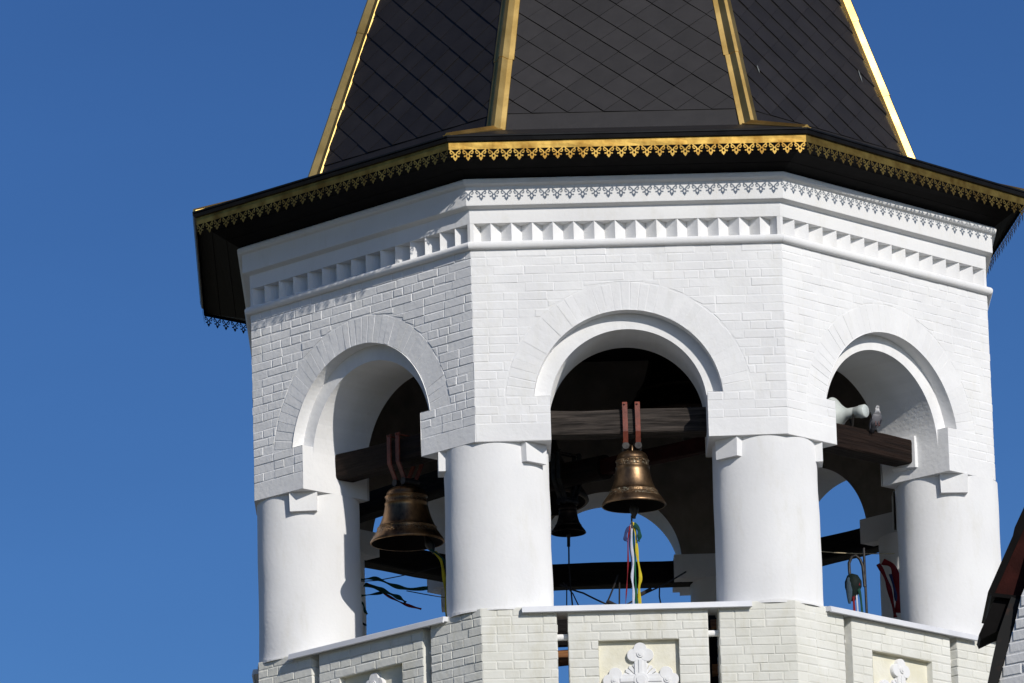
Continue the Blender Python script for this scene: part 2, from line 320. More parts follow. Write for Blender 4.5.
# ------------------------------------------------------------------ arcade wall
wb=MB()
for k,f in enumerate(FACES):
    P=f.P; um,W=f.um,f.W; ZT=1.66; b=-.0032 if k in (1,2) else -.0045; dz=f.dz; RO,RI=f.RO,f.RI; cz=f.CZ+dz; zi=ZI+dz
    NA=56
    wI=RI
    # front plane, lower strips and the parts beside and above the arch
    a0=math.asin((zi-cz)/RO); wO=RO*cos(a0)
    wb.quad(P(0,0,b),P(um-wI,0,b),P(um-wI,zi,b),P(0,zi,b)); wb.quad(P(um+wI,0,b),P(W,0,b),P(W,zi,b),P(um+wI,zi,b))
    wb.quad(P(0,zi,b),P(um-wO,zi,b),P(um-wO,ZT,b),P(0,ZT,b)); wb.quad(P(um+wO,zi,b),P(W,zi,b),P(W,ZT,b),P(um+wO,ZT,b))
    arcO=[(um-RO*cos(t),cz+RO*sin(t)) for t in [a0+(PI-2*a0)*i/NA for i in range(NA+1)]]
    arcI=[(um-RI*cos(t),cz+RI*sin(t)) for t in [PI*i/NA for i in range(NA+1)]]
    for i in range(NA):
        (u0,z0),(u1,z1)=arcO[i],arcO[i+1]
        wb.quad(P(u0,z0,b),P(u1,z1,b),P(u1,ZT,b),P(u0,ZT,b))
        wb.add([P(u0,z0,.004),P(u1,z1,.004),P(u1,z1,-REC),P(u0,z0,-REC)],[(0,1,2,3)],0,True)   # outer soffit
        # second order ring face
        t0=PI*i/NA; t1=PI*(i+1)/NA
        q=lambda t,r:(um-r*cos(t),cz+r*sin(t))
        wb.quad(P(*q(t0,RI),-REC),P(*q(t1,RI),-REC),P(*q(t1,RO),-REC),P(*q(t0,RO),-REC))
        (u0,z0),(u1,z1)=arcI[i],arcI[i+1]
        wb.add([P(u0,z0,-REC),P(u1,z1,-REC),P(u1,z1,-DEP),P(u0,z0,-DEP)],[(0,1,2,3)],0,True)
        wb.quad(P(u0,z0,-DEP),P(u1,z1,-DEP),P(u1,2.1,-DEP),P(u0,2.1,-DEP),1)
    for sgn in (-1,1):
        # ledge, reveals
        e=um+sgn*RI
        wb.quad(P(um+sgn*wO,zi,0),P(e,zi,0),P(e,zi,-REC),P(um+sgn*wO,zi,-REC))
        wb.quad(P(e,0,0),P(e,zi,0),P(e,zi,-REC),P(e,0,-REC))
        wb.quad(P(e,0,-REC),P(e,cz,-REC),P(e,cz,-DEP),P(e,0,-DEP))
    if k in (4,5,6):
        for sgn in (-1,1):
            a_,b_=um+sgn*(RI-.07),um+sgn*(RI+.001)
            wb.box8([P(a_,.001,-.14),P(b_,.001,-.14),P(b_,.001,-DEP-.02),P(a_,.001,-DEP-.02),P(a_,.36+dz,-.14),P(b_,.36+dz,-.14),P(b_,.36+dz,-DEP-.02),P(a_,.36+dz,-DEP-.02)])
    ca0,ca1=inner_corner(k,DEP+.02),inner_corner((k+1)%8,DEP+.02); zz_=.36+dz
    for (g0_,g1_) in ((Vector((ca0.x,ca0.y,0)),P(um-RI,0,-DEP-.02)),(P(um+RI,0,-DEP-.02),Vector((ca1.x,ca1.y,0)))):
        up_=Vector((0,0,zz_)); wb.quad(g0_,g1_,g1_+up_,g0_+up_); wb.quad(g0_+up_,g1_+up_,g1_+up_+f.n*.03,g0_+up_+f.n*.03); wb.quad(g0_,g1_,g1_+f.n*.03,g0_+f.n*.03)
    ci0=inner_corner(k,DEP); ci1=inner_corner((k+1)%8,DEP)
    z=lambda v,h:Vector((v.x,v.y,h))
    # inner face beside the opening
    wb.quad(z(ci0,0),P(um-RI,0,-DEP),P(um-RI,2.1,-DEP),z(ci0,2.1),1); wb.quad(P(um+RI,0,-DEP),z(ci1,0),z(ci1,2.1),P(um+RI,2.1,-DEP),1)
    # underside of the springers
    wb.poly([P(0,0,0),P(um-RI,0,0),P(um-RI,0,-DEP),z(ci0,0)]); wb.poly([P(um+RI,0,0),P(W,0,0),z(ci1,0),P(um+RI,0,-DEP)])
    # smooth plastered band at the foot
    for (u0,u1) in ((0,um-RI),(um+RI,W)):
        put_brick(wb,[(u0,0),(u1,0),(u1,.151),(u0,.151)],P,-.006,.001,.003)
    # bricks
    def iv(a,bb,um=um,W=W,RI=RI):
        if bb<ZI: return [(0,um-RI),(um+RI,W)]
        return [(0,W)]
    ZC=.155+dz
    if k in (7,0,1,2,3):
        bricks(wb,P,.155,1.655,iv,circ=(um,cz,RO+.245),start=k,base=b)
        # voussoirs
        nv=37; h0=math.asin((zi-cz)/RO)*.9
        for i in range(nv):
            t0=h0+(PI-2*h0)*i/nv; t1=h0+(PI-2*h0)*(i+1)/nv; jj=.0035*random.choice((.1,.5,.9,1.2))
            q=lambda t,r,s:(um-r*cos(t)-s*sin(t)*-1*jj,cz+r*sin(t)+s*cos(t)*jj)
            ro=RO+.24+random.uniform(-.008,.004); ri=RO+.003
            poly=[q(t0,ri,1),q(t0,ro,1),q(t1,ro,-1),q(t1,ri,-1)]
            if area(poly)<0: poly=poly[::-1]
            put_brick(wb,poly,P,b,b+random.choice((.0008,.0012,.002,.003)),.003)
wall=wb.build('arcade_wall',[M_WHITE,M_INNER],tower)

# ------------------------------------------------------------------ cornice
cb=MB()
def sweep(mb,prof,az=AZ,mi=0,wob=0):
    rs=[ring(o,z,az) for o,z in prof]
    for i in range(len(prof)-1):
        for k in range(8):
            a,b,c,d=rs[i][k],rs[i][(k+1)%8],rs[i+1][(k+1)%8],rs[i+1][k]
            mb.quad(a,b,c,d,mi)
roll=[(.014+.037*cos(t),1.682+.034*sin(t)) for t in [R(-95)+R(190)*i/10 for i in range(11)]]
sweep(cb,[(-.02,1.648)]+roll+[(-.12,1.716)])
sweep(cb,[(-.12,1.875),(.0,1.878),(.002,1.998),(.050,2.012),(.060,2.016),(.062,2.022),(.062,2.172),(.065,2.178),(.088,2.186),(.100,2.198),(.102,2.222),(.095,2.232),(.07,2.25)])
for k,f in enumerate(FACES):
    n=15; p=f.W/n; dpt=.108
    for i in range(n):
        u0,u1,u2=i*p,(i+.5)*p,(i+1)*p
        jw=random.uniform(-.004,.004)
        if i in (0,): u0=0.0
        P=f.P
        d0=-.001
        if i==0:
            cb.quad(P(0,1.714,d0),P(.03,1.714,d0),P(.03,1.877,d0),P(0,1.877,d0)); u0=.03
        if i==n-1:
            cb.quad(P(f.W-.03,1.714,d0),P(f.W,1.714,d0),P(f.W,1.877,d0),P(f.W-.03,1.877,d0)); u2=f.W-.03
        cb.quad(P(u0,1.714,d0),P(u1+jw,1.714,-dpt),P(u1+jw,1.877,-dpt),P(u0,1.877,d0))
        cb.quad(P(u1+jw,1.714,-dpt),P(u2,1.714,d0),P(u2,1.877,d0),P(u1+jw,1.877,-dpt))
cb.build('cornice',M_PLASTER,tower)

# ------------------------------------------------------------------ columns
for i in range(8):
    c=cor(i,2.912)+Vector({3:(.045,0,0),1:(-.018,0,0)}.get(i,(0,0,0))); cm=MB()
    zs=[-1.425+1.425*j/14 for j in range(15)]
    cm.lathe([(.452,zs[0]),(.446,zs[0]+.03)]+[(.438-.005*z0,z0) for z0 in zs[1:]],seg=64,c=(c.x,c.y,0),jit=.008)
    rg=[]; nr_=48
    for q in range(nr_):
        a=2*PI*q/nr_; h_=.008+.022*max(0,noise.noise(Vector((cos(a)*3+i*5,sin(a)*3,1.7)))+.25)
        rg.append((a,h_))
    pts=[c+Vector((cos(a)*(.462 if j else .440),sin(a)*(.462 if j else .440),-1.424+(0 if j==0 else (h_ if j==1 else -.004)))) for j in (0,1,2) for a,h_ in rg]
    cm.add(pts,[(j*nr_+q,j*nr_+(q+1)%nr_,(j+1)*nr_+(q+1)%nr_,(j+1)*nr_+q) for j in (0,1) for q in range(nr_)])
    co=cm.build('column',M_PLASTER,tower)
    for s in (-1,1):
        a=AZ[i]+s*R(66); dr=Vector((sin(a),-cos(a),0)); tt=Vector((cos(a),sin(a),0)); bm=MB()
        o0=c+dr*.36; o1=c+dr*.485
        zb,zt=-.165,-.001
        bm.box8([o0-tt*.115+Vector((0,0,zb)),o1-tt*.115+Vector((0,0,zb)),o1+tt*.115+Vector((0,0,zb)),o0+tt*.115+Vector((0,0,zb)),
                 o0-tt*.12+Vector((0,0,zt)),o1-tt*.12+Vector((0,0,zt)),o1+tt*.12+Vector((0,0,zt)),o0+tt*.12+Vector((0,0,zt))])
        bm.build('bracket',M_PLASTER,co)

# ------------------------------------------------------------------ parapet
PZ0,PZ1=-2.61,-1.41
def cross_relief(f,uc,zc,d0,parent):
    m=MB()
    def ext(poly,d): # extrude face-plane polygon
        n=len(poly); b=[f.P(u,z,d0) for u,z in poly]; ins=[]
        cx=sum(p[0] for p in poly)/n; cy=sum(p[1] for p in poly)/n
        mid=[f.P(u,z,d0+d*.7) for u,z in poly]
        t=[f.P(u+(cx-u)*.06,z+(cy-z)*.06,d0+d) for u,z in poly]
        m.add(b+mid+t,[(i,(i+1)%n,n+(i+1)%n,n+i) for i in range(n)]+[(n+i,n+(i+1)%n,2*n+(i+1)%n,2*n+i) for i in range(n)]+[tuple(range(2*n,3*n))])
    def disc(u,z,r,d,n=20): ext([(u+r*cos(2*PI*i/n),z+r*sin(2*PI*i/n)) for i in range(n)],d)
    arm=.205; w=.052
    for a,ln in ((0,arm),(PI/2,arm),(PI,arm),(-PI/2,arm+.18)):
        ca,sa=cos(a),sin(a)
        T=lambda x,y:(uc+x*ca-y*sa,zc+x*sa+y*ca)
        ext([T(0,-w),T(ln,-w),T(ln,w),T(0,w)],.036+.001*(a!=0))
        ext([T(.05,-.016),T(ln-.03,-.016),T(ln-.03,.016),T(.05,.016)],.045+.0007*a)
        for (x,y,dd) in ((ln+.055,0,.0402),(ln+.005,.055,.0389),(ln+.005,-.055,.0395)):
            u,z=T(x,y); disc(u,z,.056,dd+.0003*a)
        u,z=T(ln+.012,0); disc(u,z,.030,.049+.0004*a); disc(u,z,.015,.056+.0004*a,12)
    for a in (PI/4,3*PI/4,5*PI/4,7*PI/4):
        for da in (-.42,-.14,.14,.42):
            ca,sa=cos(a+da),sin(a+da); T=lambda x,y:(uc+x*ca-y*sa,zc+x*sa+y*ca)
            ext([T(.03,-.004),T(.145,-.017),T(.157,0),T(.145,.017),T(.03,.004)],.022+.001*da)
    disc(uc,zc,.062,.053); disc(uc,zc,.040,.062)
    return m.build('cross_relief',M_PLASTER,parent)
for k,f in enumerate(FACES):
    P,um,W=f.P,f.ump,f.W
    ul,ur=um-f.ph,um+f.ph
    # panel with its recessed niche
    m=MB(); nl,nr,nt_,nb=um-f.nh,um+f.nh,-1.71,-2.4; nd=-.06; b=-.006
    zt=-1.46
    def Q(u0,u1,z0,z1,d,mi=0): m.quad(P(u0,z0,d),P(u1,z0,d),P(u1,z1,d),P(u0,z1,d),mi)
    Q(ul,nl,PZ0,zt,b); Q(nr,ur,PZ0,zt,b); Q(nl,nr,nt_,zt,b); Q(nl,nr,PZ0,nb,b)
    Q(nl,nr,nb,nt_,nd,1)
    m.quad(P(nl,nt_,0),P(nr,nt_,0),P(nr,nt_,nd),P(nl,nt_,nd),1); m.quad(P(nl,nb,0),P(nr,nb,0),P(nr,nb,nd),P(nl,nb,nd),1)
    m.quad(P(nl,nb,0),P(nl,nt_,0),P(nl,nt_,nd),P(nl,nb,nd),0); m.quad(P(nr,nb,0),P(nr,nt_,0),P(nr,nt_,nd),P(nr,nb,nd),0)
    for u in (ul,ur): m.quad(P(u,PZ0,b),P(u,zt,b),P(u,zt,-.3),P(u,PZ0,-.3))
    Q(ul,ur,PZ0,zt,-.3); m.quad(P(ul,zt,b),P(ur,zt,b),P(ur,zt,-.3),P(ul,zt,-.3)); m.quad(P(ul,PZ0,b),P(ur,PZ0,b),P(ur,PZ0,-.3),P(ul,PZ0,-.3))
    if k in (7,0,1,2,3):
        bricks(m,P,PZ0,zt,lambda a,bb:[(ul,ur)] if (a>nt_-.03 or bb<nb+.03) else [(ul,nl),(nr,ur)],ch=.075,start=k,bev=.005)
    pan=m.build('parapet_panel',[M_CREAM,M_NICHE],tower)
    cross_relief(f,um+.01,-2.045,nd,pan)
    # sheet metal cap
    m=MB(); u0,u1=um-.955,um+.945
    prof=[(.050,-1.472),(.062,-1.466),(.052,-1.424),(.048,-1.418),(-.31,-1.400),(-.31,-1.456),(.040,-1.456)]
    m.prism([P(u0,z,d) for d,z in prof], f.t*(u1-u0)); m.build('parapet_cap',M_CAPW,tower)
    # tube spacers in the slots
    for (a,bq) in ((ul-.095,ul),(ur,ur+.095)):
        m=MB(); zz=-1.655 ; m.tube([P(a+.002,zz,-.10),P(bq-.002,zz,-.10)],.026,14,smooth=True); m.build('spacer_pipe',M_PLASTER,tower)
for k in range(8):
    # masonry pier below each column, spanning the corner between two faces
    f0,f1=FACES[(k-1)%8],FACES[k]; m=MB()
    e0,e1=f0.ump+f0.ph+.095,f1.ump-f1.ph-.095; b=-.006; ic=inner_corner(k,.45)
    outl=[f0.P(e0,0,b),f0.P(f0.W,0,b),f1.P(e1,0,b),f1.P(e1,0,-.45),Vector((ic.x,ic.y,0)),f0.P(e0,0,-.45)]
    n=len(outl)
    bt=[p+Vector((0,0,PZ0)) for p in outl]; tp=[p+Vector((0,0,PZ1-.005)) for p in outl]
    m.add(bt+tp,[tuple(range(n,2*n)),tuple(range(n))[::-1]]+[(i,(i+1)%n,(i+1)%n+n,i+n) for i in range(n)])
    if k in (7,0,1,2,3,4):
        bricks(m,f0.P,PZ0,PZ1,lambda a,bb:[(e0,f0.W)],start=k,bev=.005)
        bricks(m,f1.P,PZ0,PZ1,lambda a,bb:[(0,e1)],start=k+1,bev=.005)
        fa=lambda u,z,d:f0.P(e0-.006-d,z,-u); fb=lambda u,z,d:f1.P(e1+.006+d,z,-u)
        bricks(m,fa,PZ0,PZ1,lambda a,bb:[(.002,.448)],start=0,base=-.0055,mi=0); bricks(m,fb,PZ0,PZ1,lambda a,bb:[(.002,.448)],start=1,base=-.0055)
    m.build('parapet_pier',M_CREAM,tower)

# ------------------------------------------------------------------ lower shaft, floor, ceiling
m=MB(); sweep(m,[(.0,GZ),(.0,GZ+.6),(-.06,GZ+.62),(-.06,-3.0),(.06,-2.9),(.06,-2.76),(0,-2.70),(0,-2.612),(-.5,-2.612)]); m.build('lower_shaft',M_CREAM,tower)
m=MB(); r=[p for p in ring(-.30,-2.5)]; r2=[p for p in ring(-.30,-2.6)]
m.add(r+r2,[tuple(range(8)),tuple(range(8,16))[::-1]]+[(i,(i+1)%8,(i+1)%8+8,i+8) for i in range(8)]); m.build('floor_deck',M_FLOOR,tower)
m=MB(); r=[p for p in ring(-.79,2.04)]; m.add(r,[tuple(range(8))]); r=[p+Vector((0,0,.1)) for p in r]; m.add(r,[tuple(range(8))]); m.build('ceiling_boards',M_WOODK,tower)

# ------------------------------------------------------------------ roof
RAZ=[R(a) for a in (-66.2,-20.1,24.5,69.6,113.5,159.9,203.5,248.2)]
ER=[3.919,3.919,3.919,3.80,3.54,3.80,3.93,4.02]
def rc(i,r,z): i%=8; return Vector((r*sin(RAZ[i]),-r*cos(RAZ[i]),z))
EAZ=list(RAZ); EAZ[4]=R(114.8); EAZ[7]=R(248.0)
def eave(i,dr,z): i%=8; r=ER[i]+dr; return Vector((r*sin(EAZ[i]),-r*cos(EAZ[i]),z))
TB,TZ,AH=2.852,2.825,7.93
apex=Vector((.0,0,TZ+AH))
def tent(i,z,dr=0):
    t=(z-TZ)/AH; b=rc(i,TB*(.985 if i%8==3 else 1),TZ); return b.lerp(apex,t)+Vector((sin(RAZ[i%8]),-cos(RAZ[i%8]),0))*dr
roof=MB()
for i in range(8):
    # base surface of the tent and the flat apron and skirt
    roof.poly([tent(i,TZ,-.012),tent(i+1,TZ,-.012),apex])
    a,b=tent(i,TZ),tent(i+1,TZ); c,d=tent(i+1,TZ+.16),tent(i,TZ+.16)
    roof.quad(a,b,c,d)
    e0,e1=eave(i,.015,2.500),eave(i+1,.015,2.500)
    a2,b2=tent(i,TZ,.012),tent(i+1,TZ,.012)
    roof.quad(e0,e1,b2,a2)
    roof.quad(a2,b2,b,a)
    # diamond shingles
    zb=TZ+.155
    A,B=tent(i,zb),tent(i+1,zb); U=(B-A).normalized(); mid=(A+B)/2; V=(apex-mid); H=V.length; V.normalize(); Nn=U.cross(V).normalized()
    if Nn.dot(Vector((mid.x,mid.y,0)))<0: Nn=-Nn
    w0=(B-A).length/2; dw,dh=.306,.246
    rows=int(H/(dh/2))+1
    for r_ in range(-1,rows):
        yc=r_*dh/2+.0
        wy=w0*(1-max(yc-dh/2,0)/H)
        nx=int(wy/dw)+2
        for q in range(-nx,nx+1):
            xc=q*dw+(dw/2 if r_%2 else 0)
            g0=.003
            poly=[(xc+.5*g0,yc-dh/2+.9*g0),(xc+dw/2-.3*g0,yc+.3*g0),(xc,yc+dh/2),(xc-dw/2+g0,yc+.3*g0)]
            poly=clip(poly,(0,0),(0,1))
            if len(poly)>2: poly=clip(poly,(-w0,0),(H,-w0)) 
            if len(poly)>2: poly=clip(poly,(w0,0),(-H,-w0))
            if len(poly)<3: continue
            th=random.uniform(.009,.014); tl=.018+random.uniform(-.012,.012)
            def lift(x,y): return .003+th*(yc+dh/2-y)/dh-tl*(x-xc)
            top=[mid+U*x+V*y+Nn*lift(x,y) for x,y in poly]; bot=[mid+U*x+V*y-Nn*.004 for x,y in poly]; n=len(poly)
            roof.add(top+bot,[tuple(range(n))]+[(j,(j+1)%n,(j+1)%n+n,j+n) for j in range(n)])
rf=roof.build('tent_roof',M_SLATE,tower)
# gutter edge
gm=MB()
for i in range(8):
    prof=[(.0,2.444),(.022,2.449),(.030,2.470),(.022,2.482),(.034,2.486),(.036,2.498),(.02,2.504),(-.06,2.520)]
    for j in range(len(prof)-1):
        gm.quad(eave(i,*prof[j]),eave(i+1,*prof[j]),eave(i+1,*prof[j+1]),eave(i,*prof[j+1]))
gm.build('eave_edge',M_BLACK,rf)
# soffit boards under the eave
sm=MB()
rin=ring(.07,2.236)
for i in range(8):
    o0,o1=eave(i,-.012,2.40),eave(i+1,-.012,2.40)
    NB=3
    for j in range(NB):
        t0,t1=j/NB,(j+1)/NB
        a=o0.lerp(rin[i],t0+.006); b=o1.lerp(rin[(i+1)%8],t0+.006); c=o1.lerp(rin[(i+1)%8],t1-.006); d=o0.lerp(rin[i],t1-.006)
        sm.prism([a,b,c,d],(0,0,.02))
    # dark backing board behind the brass strip
    sm.quad(eave(i,-.006,2.375),eave(i+1,-.006,2.375),eave(i+1,-.006,2.46),eave(i,-.006,2.46))
sm.build('soffit',M_SOFFIT,rf)
# brass lace: one motif as thin plates
def dseg(x,y,p,q):
    vx,vy=q[0]-p[0],q[1]-p[1]; t=max(0,min(1,((x-p[0])*vx+(y-p[1])*vy)/(vx*vx+vy*vy))); return sqrt((x-p[0]-vx*t)**2+(y-p[1]-vy*t)**2)
def inlace(x,y):
    x=abs(x)
    if y<.05: return True
    for pl,w in (([(.45,0),(.33,.12),(.15,.28),(.055,.44)],.046),([(.33,.12),(.395,.25),(.35,.37),(.25,.37)],.040),([(.055,.44),(.15,.58),(.10,.70),(0,.78)],.050),([(.0,.44),(.055,.44)],.045),([(.15,.58),(.29,.61)],.050)):
        if any(dseg(x,y,pl[i],pl[i+1])<w for i in range(len(pl)-1)): return True
    return y>.74 and x<(1-y)*.62
NXL,NYL=32,24; runs=[]
for jy in range(NYL):
    y=(jy+.5)/NYL; s0=None
    for ix in range(NXL+1):
        on = ix<NXL and inlace((ix+.5)/NXL-.5,y)
        if on and s0 is None: s0=ix
        if not on and s0 is not None: runs.append((s0/NXL,ix/NXL,jy/NYL,(jy+1)/NYL)); s0=None
for i in range(8):
    A,B=eave(i,0,0),eave(i+1,0,0); t=(B-A); Wd=t.length; t.normalize(); n=t.cross(Vector((0,0,1)))
    if n.dot(A)<0: n=-n
    F=lambda u,z,d:A+t*u+n*d+Vector((0,0,z))
    lm=MB(); NU=24; zt,zb=2.446,2.384
    # the solid strip is slightly buckled sheet
    wv=[[random.uniform(-.0016,.0016)*(0 if j in (0,) else 1) for j in range(3)] for _ in range(NU+1)]
    for q in range(NU):
        for j in range(2):
            z0=zt+(zb-zt)*j/2; z1=zt+(zb-zt)*(j+1)/2; u0,u1=Wd*q/NU,Wd*(q+1)/NU
            wa=wv[q] if q else [0]*3; wn=wv[q+1] if q+1<NU else [0]*3
            lm.add([F(u0,z0,wa[j]),F(u1,z0,wn[j]),F(u1,z1,wn[j+1]),F(u0,z1,wa[j+1])],[(0,1,2,3)],0,False)
    nm=int(round(Wd/.105)); p=Wd/nm; hh=zb+.002-2.280; th=.0012
    for q in range(nm):
        tl=random.uniform(-.007,.009)
        for (x0,x1,y0,y1) in runs:
            U0,U1=(q+x0)*p,(q+x1)*p; Z0,Z1=zb+.002-y0*hh,zb+.002-y1*hh; d0,d1=tl*y0,tl*y1
            lq=[F(U0,Z1,d1-th),F(U1,Z1,d1-th),F(U1,Z1,d1),F(U0,Z1,d1),F(U0,Z0,d0-th),F(U1,Z0,d0-th),F(U1,Z0,d0),F(U0,Z0,d0)]; lm.box8(lq,1); lm.m[-2]=0
    lm.build('lace_trim',[M_GOLD2,M_BLACK],rf)
# ridge flashings
rprof=[(-.092,.004),(-.092,.018),(-.052,.019),(-.016,.054),(.016,.054),(.052,.019),(.092,.018),(.092,.004)]
def ridge_piece(mb,p0,p1,ua,ub,nn0,s0=1,s1=1):
    r=[]
    for p,s in ((p0,s0),(p1,s1)):
        r.append([p+(ua*(-x) if x<0 else ub*x)*s*(1)+nn0*h*s for x,h in rprof])
    n=len(rprof)
    mb.add(r[0]+r[1],[(i,i+1,n+i+1,n+i) for i in range(n-1)]+[tuple(range(n))[::-1],tuple(range(n,2*n))])
for i in range(8):
    mb=MB()
    base=tent(i,TZ+.0); ln=(apex-base).length; dr=(apex-base).normalized()
    def facedir(j0,j1):
        # direction lying in the roof face, perpendicular to the ridge, away from it
        q=tent(j1,TZ)-tent(j0,TZ); q=q-dr*q.dot(dr); return q.normalized()
    ua=facedir(i,(i-1)%8); ub=facedir(i,(i+1)%8); nn0=-(ua+ub).normalized()
    step=.76; s=0; j=0
    while s<ln-.3:
        e=min(s+step,ln-.2)
        p0=base+dr*(s-.03 if s>0 else s); p1=base+dr*e
        o=nn0*.0; jt=ua*random.uniform(-.003,.003)
        ridge_piece(mb,p0+jt,p1,ua,ub,nn0,1.10 if s>0 else 1.05,.97); s=e; j+=1
    # tail over the skirt to the eave corner
    q0=tent(i,TZ,.0)+Vector((0,0,.0)); q1=eave(i,.02,2.500)
    dr2=(q1-q0).normalized(); 
    def fd(j1):
        q=eave(j1,0,2.5)-eave(i,0,2.5); q=q-dr2*q.dot(dr2); return q.normalized()
    ua,ub=fd((i-1)%8),fd((i+1)%8); n2=-(ua+ub).normalized()
    if n2.z<0: n2=-n2
    ridge_piece(mb,q0,q1,ua,ub,n2,.8,.45)
    mb.build('ridge_trim',M_GOLD,rf)
# finial, well above the frame
m=MB(); az_=apex.z; m.lathe([(0,az_-.3),(.16,az_-.28),(.12,az_-.1),(.10,az_),(.28,az_+.15),(.36,az_+.4),(.28,az_+.65),(.1,az_+.85),(.03,az_+1.1),(0,az_+1.3)],24); m.build('finial',M_GOLD,rf)
for (zc,tt,ln_) in ((3.66,.865,.13),(3.42,.13,.08)):
    m=MB(); A_=tent(2,zc).lerp(tent(3,zc),tt); U_=(tent(3,zc)-tent(2,zc)).normalized(); V_=(apex-A_).normalized(); V_=(V_-U_*V_.dot(U_)).normalized(); N_=U_.cross(V_).normalized()
    if N_.y>0: N_=-N_
    o_=[(0,.5),(.008,.3),(.004,.1),(.012,-.05),(.006,-.3),(.001,-.5),(-.003,-.2),(-.006,0),(-.004,.25)]
    m.prism([A_+U_*a*.8+V_*(b*ln_)+N_*.016 for a,b in o_],N_*.002); m.build('bird_dropping',M_DROP,rf)
m=MB(); p=cor(7)*1.0; m.box(p.x-.07,p.x+.0,p.y-.25,p.y+.05,-2.4,-1.46); 
m.build('downpipe',M_BLACK,tower)

# ------------------------------------------------------------------ beams
def local_beam(name,c,xdir,length,h,w,material,parent,seg=10,rnd=.012,round_=False):
    """beam along local X with uneven hewn faces; object rotated into place"""
    m=MB(); ring_n=16; rings=[]
    sd_=random.uniform(0,50)
    for s in range(seg+1):
        x=-length/2+length*s/seg; r=[]
        for k in range(ring_n):
            a=2*PI*(k+.5)/ring_n
            if round_: y,z=w/2*cos(a),h/2*sin(a)
            else:
                e=.22; y=w/2*math.copysign(abs(cos(a))**e,cos(a)); z=h/2*math.copysign(abs(sin(a))**e,sin(a))
            nz=noise.noise(Vector((x*2+sd_,y*9,z*9)))*rnd
            r.append(Vector((x,y*(1+nz/w*2),z*(1+nz/h*2))))
        rings.append(r)
    n=ring_n; pts=[p for r in rings for p in r]
    m.add(pts,[(i*n+k,i*n+(k+1)%n,(i+1)*n+(k+1)%n,(i+1)*n+k) for i in range(seg) for k in range(n)])
    m.add(rings[0],[tuple(range(n))[::-1]]); m.add(rings[-1],[tuple(range(n))])
    ob=m.build(name,material,parent,loc=c)
    x=Vector(xdir).normalized(); z=Vector((0,0,1)); z=(z-x*z.dot(x)).normalized(); y=z.cross(x)
    ob.rotation_euler=Matrix((x,y,z)).transposed().to_euler()
    return ob
BD=-.49
for k,f in enumerate(FACES):
    ln=2*f.RI+.30; mm={1:M_WOODG,0:M_WOODB,7:M_WOODB,2:M_WOODB}.get(k,M_WOODK)
    cc=f.P(f.um,.24+f.dz,BD)
    if k==2: ln=2*f.RI+.04; cc=f.P(f.um-.015,.235,BD)
    local_beam('bell_beam',cc,f.t,ln,.215,.22,mm,tower)
# plaster seat holding the end of the right-hand beam
f=FACES[2]; m=MB(); e=f.um+f.RI
m.box8([f.P(e-.03,.12,-.62),f.P(e+.0,.09,-.62),f.P(e+.0,.09,-.35),f.P(e-.035,.09,-.35),f.P(e-.035,.365,-.62),f.P(e+.0,.365,-.62),f.P(e+.0,.365,-.35),f.P(e-.035,.365,-.35)]); m.build('beam_seat',M_PLASTER,tower)
a,b=Vector((-1.25,.55,.43)),Vector((-.14,-.52,.375))
local_beam('cross_log',(a+b)/2,b-a,(b-a).length,.22,.22,M_WOODB,tower,round_=True)
a,b=Vector((-.14,-.52,.375)),Vector((1.02,-1.78,.30))
local_beam('cross_tie',(a+b)/2,b-a,(b-a).length,.13,.12,M_RUSTBOARD,tower)
a,b=Vector((-2.75,.55,.20)),Vector((-1.2,-.9,.30))
local_beam('cross_log',(a+b)/2,b-a,(b-a).length,.2,.16,M_WOODK,tower)
# timber struts of the ladder platform seen through the slots
for (a,b,h) in ((Vector((-.9,-2.3,-1.69)),Vector((.1,-2.3,-1.64)),.13),(Vector((.70,-2.50,-1.475)),Vector((.93,-2.50,-1.475)),.07),(Vector((.70,-2.50,-1.86)),Vector((.93,-2.50,-1.86)),.09)):
    local_beam('timber_strut',(a+b)/2,b-a,(b-a).length,h,.08,M_WOODO,tower)
for (a,b,h) in ((Vector((-1.0,-2.42,-1.41)),Vector((1.25,-2.38,-1.41)),.17),(Vector((-1.0,-2.35,-1.56)),Vector((.1,-2.35,-1.56)),.05),(Vector((.82,-2.2,-2.5)),Vector((.82,-2.2,-1.45)),.30)):
    local_beam('dark_rail',(a+b)/2,b-a,(b-a).length,h,.10,M_WOODK,tower)

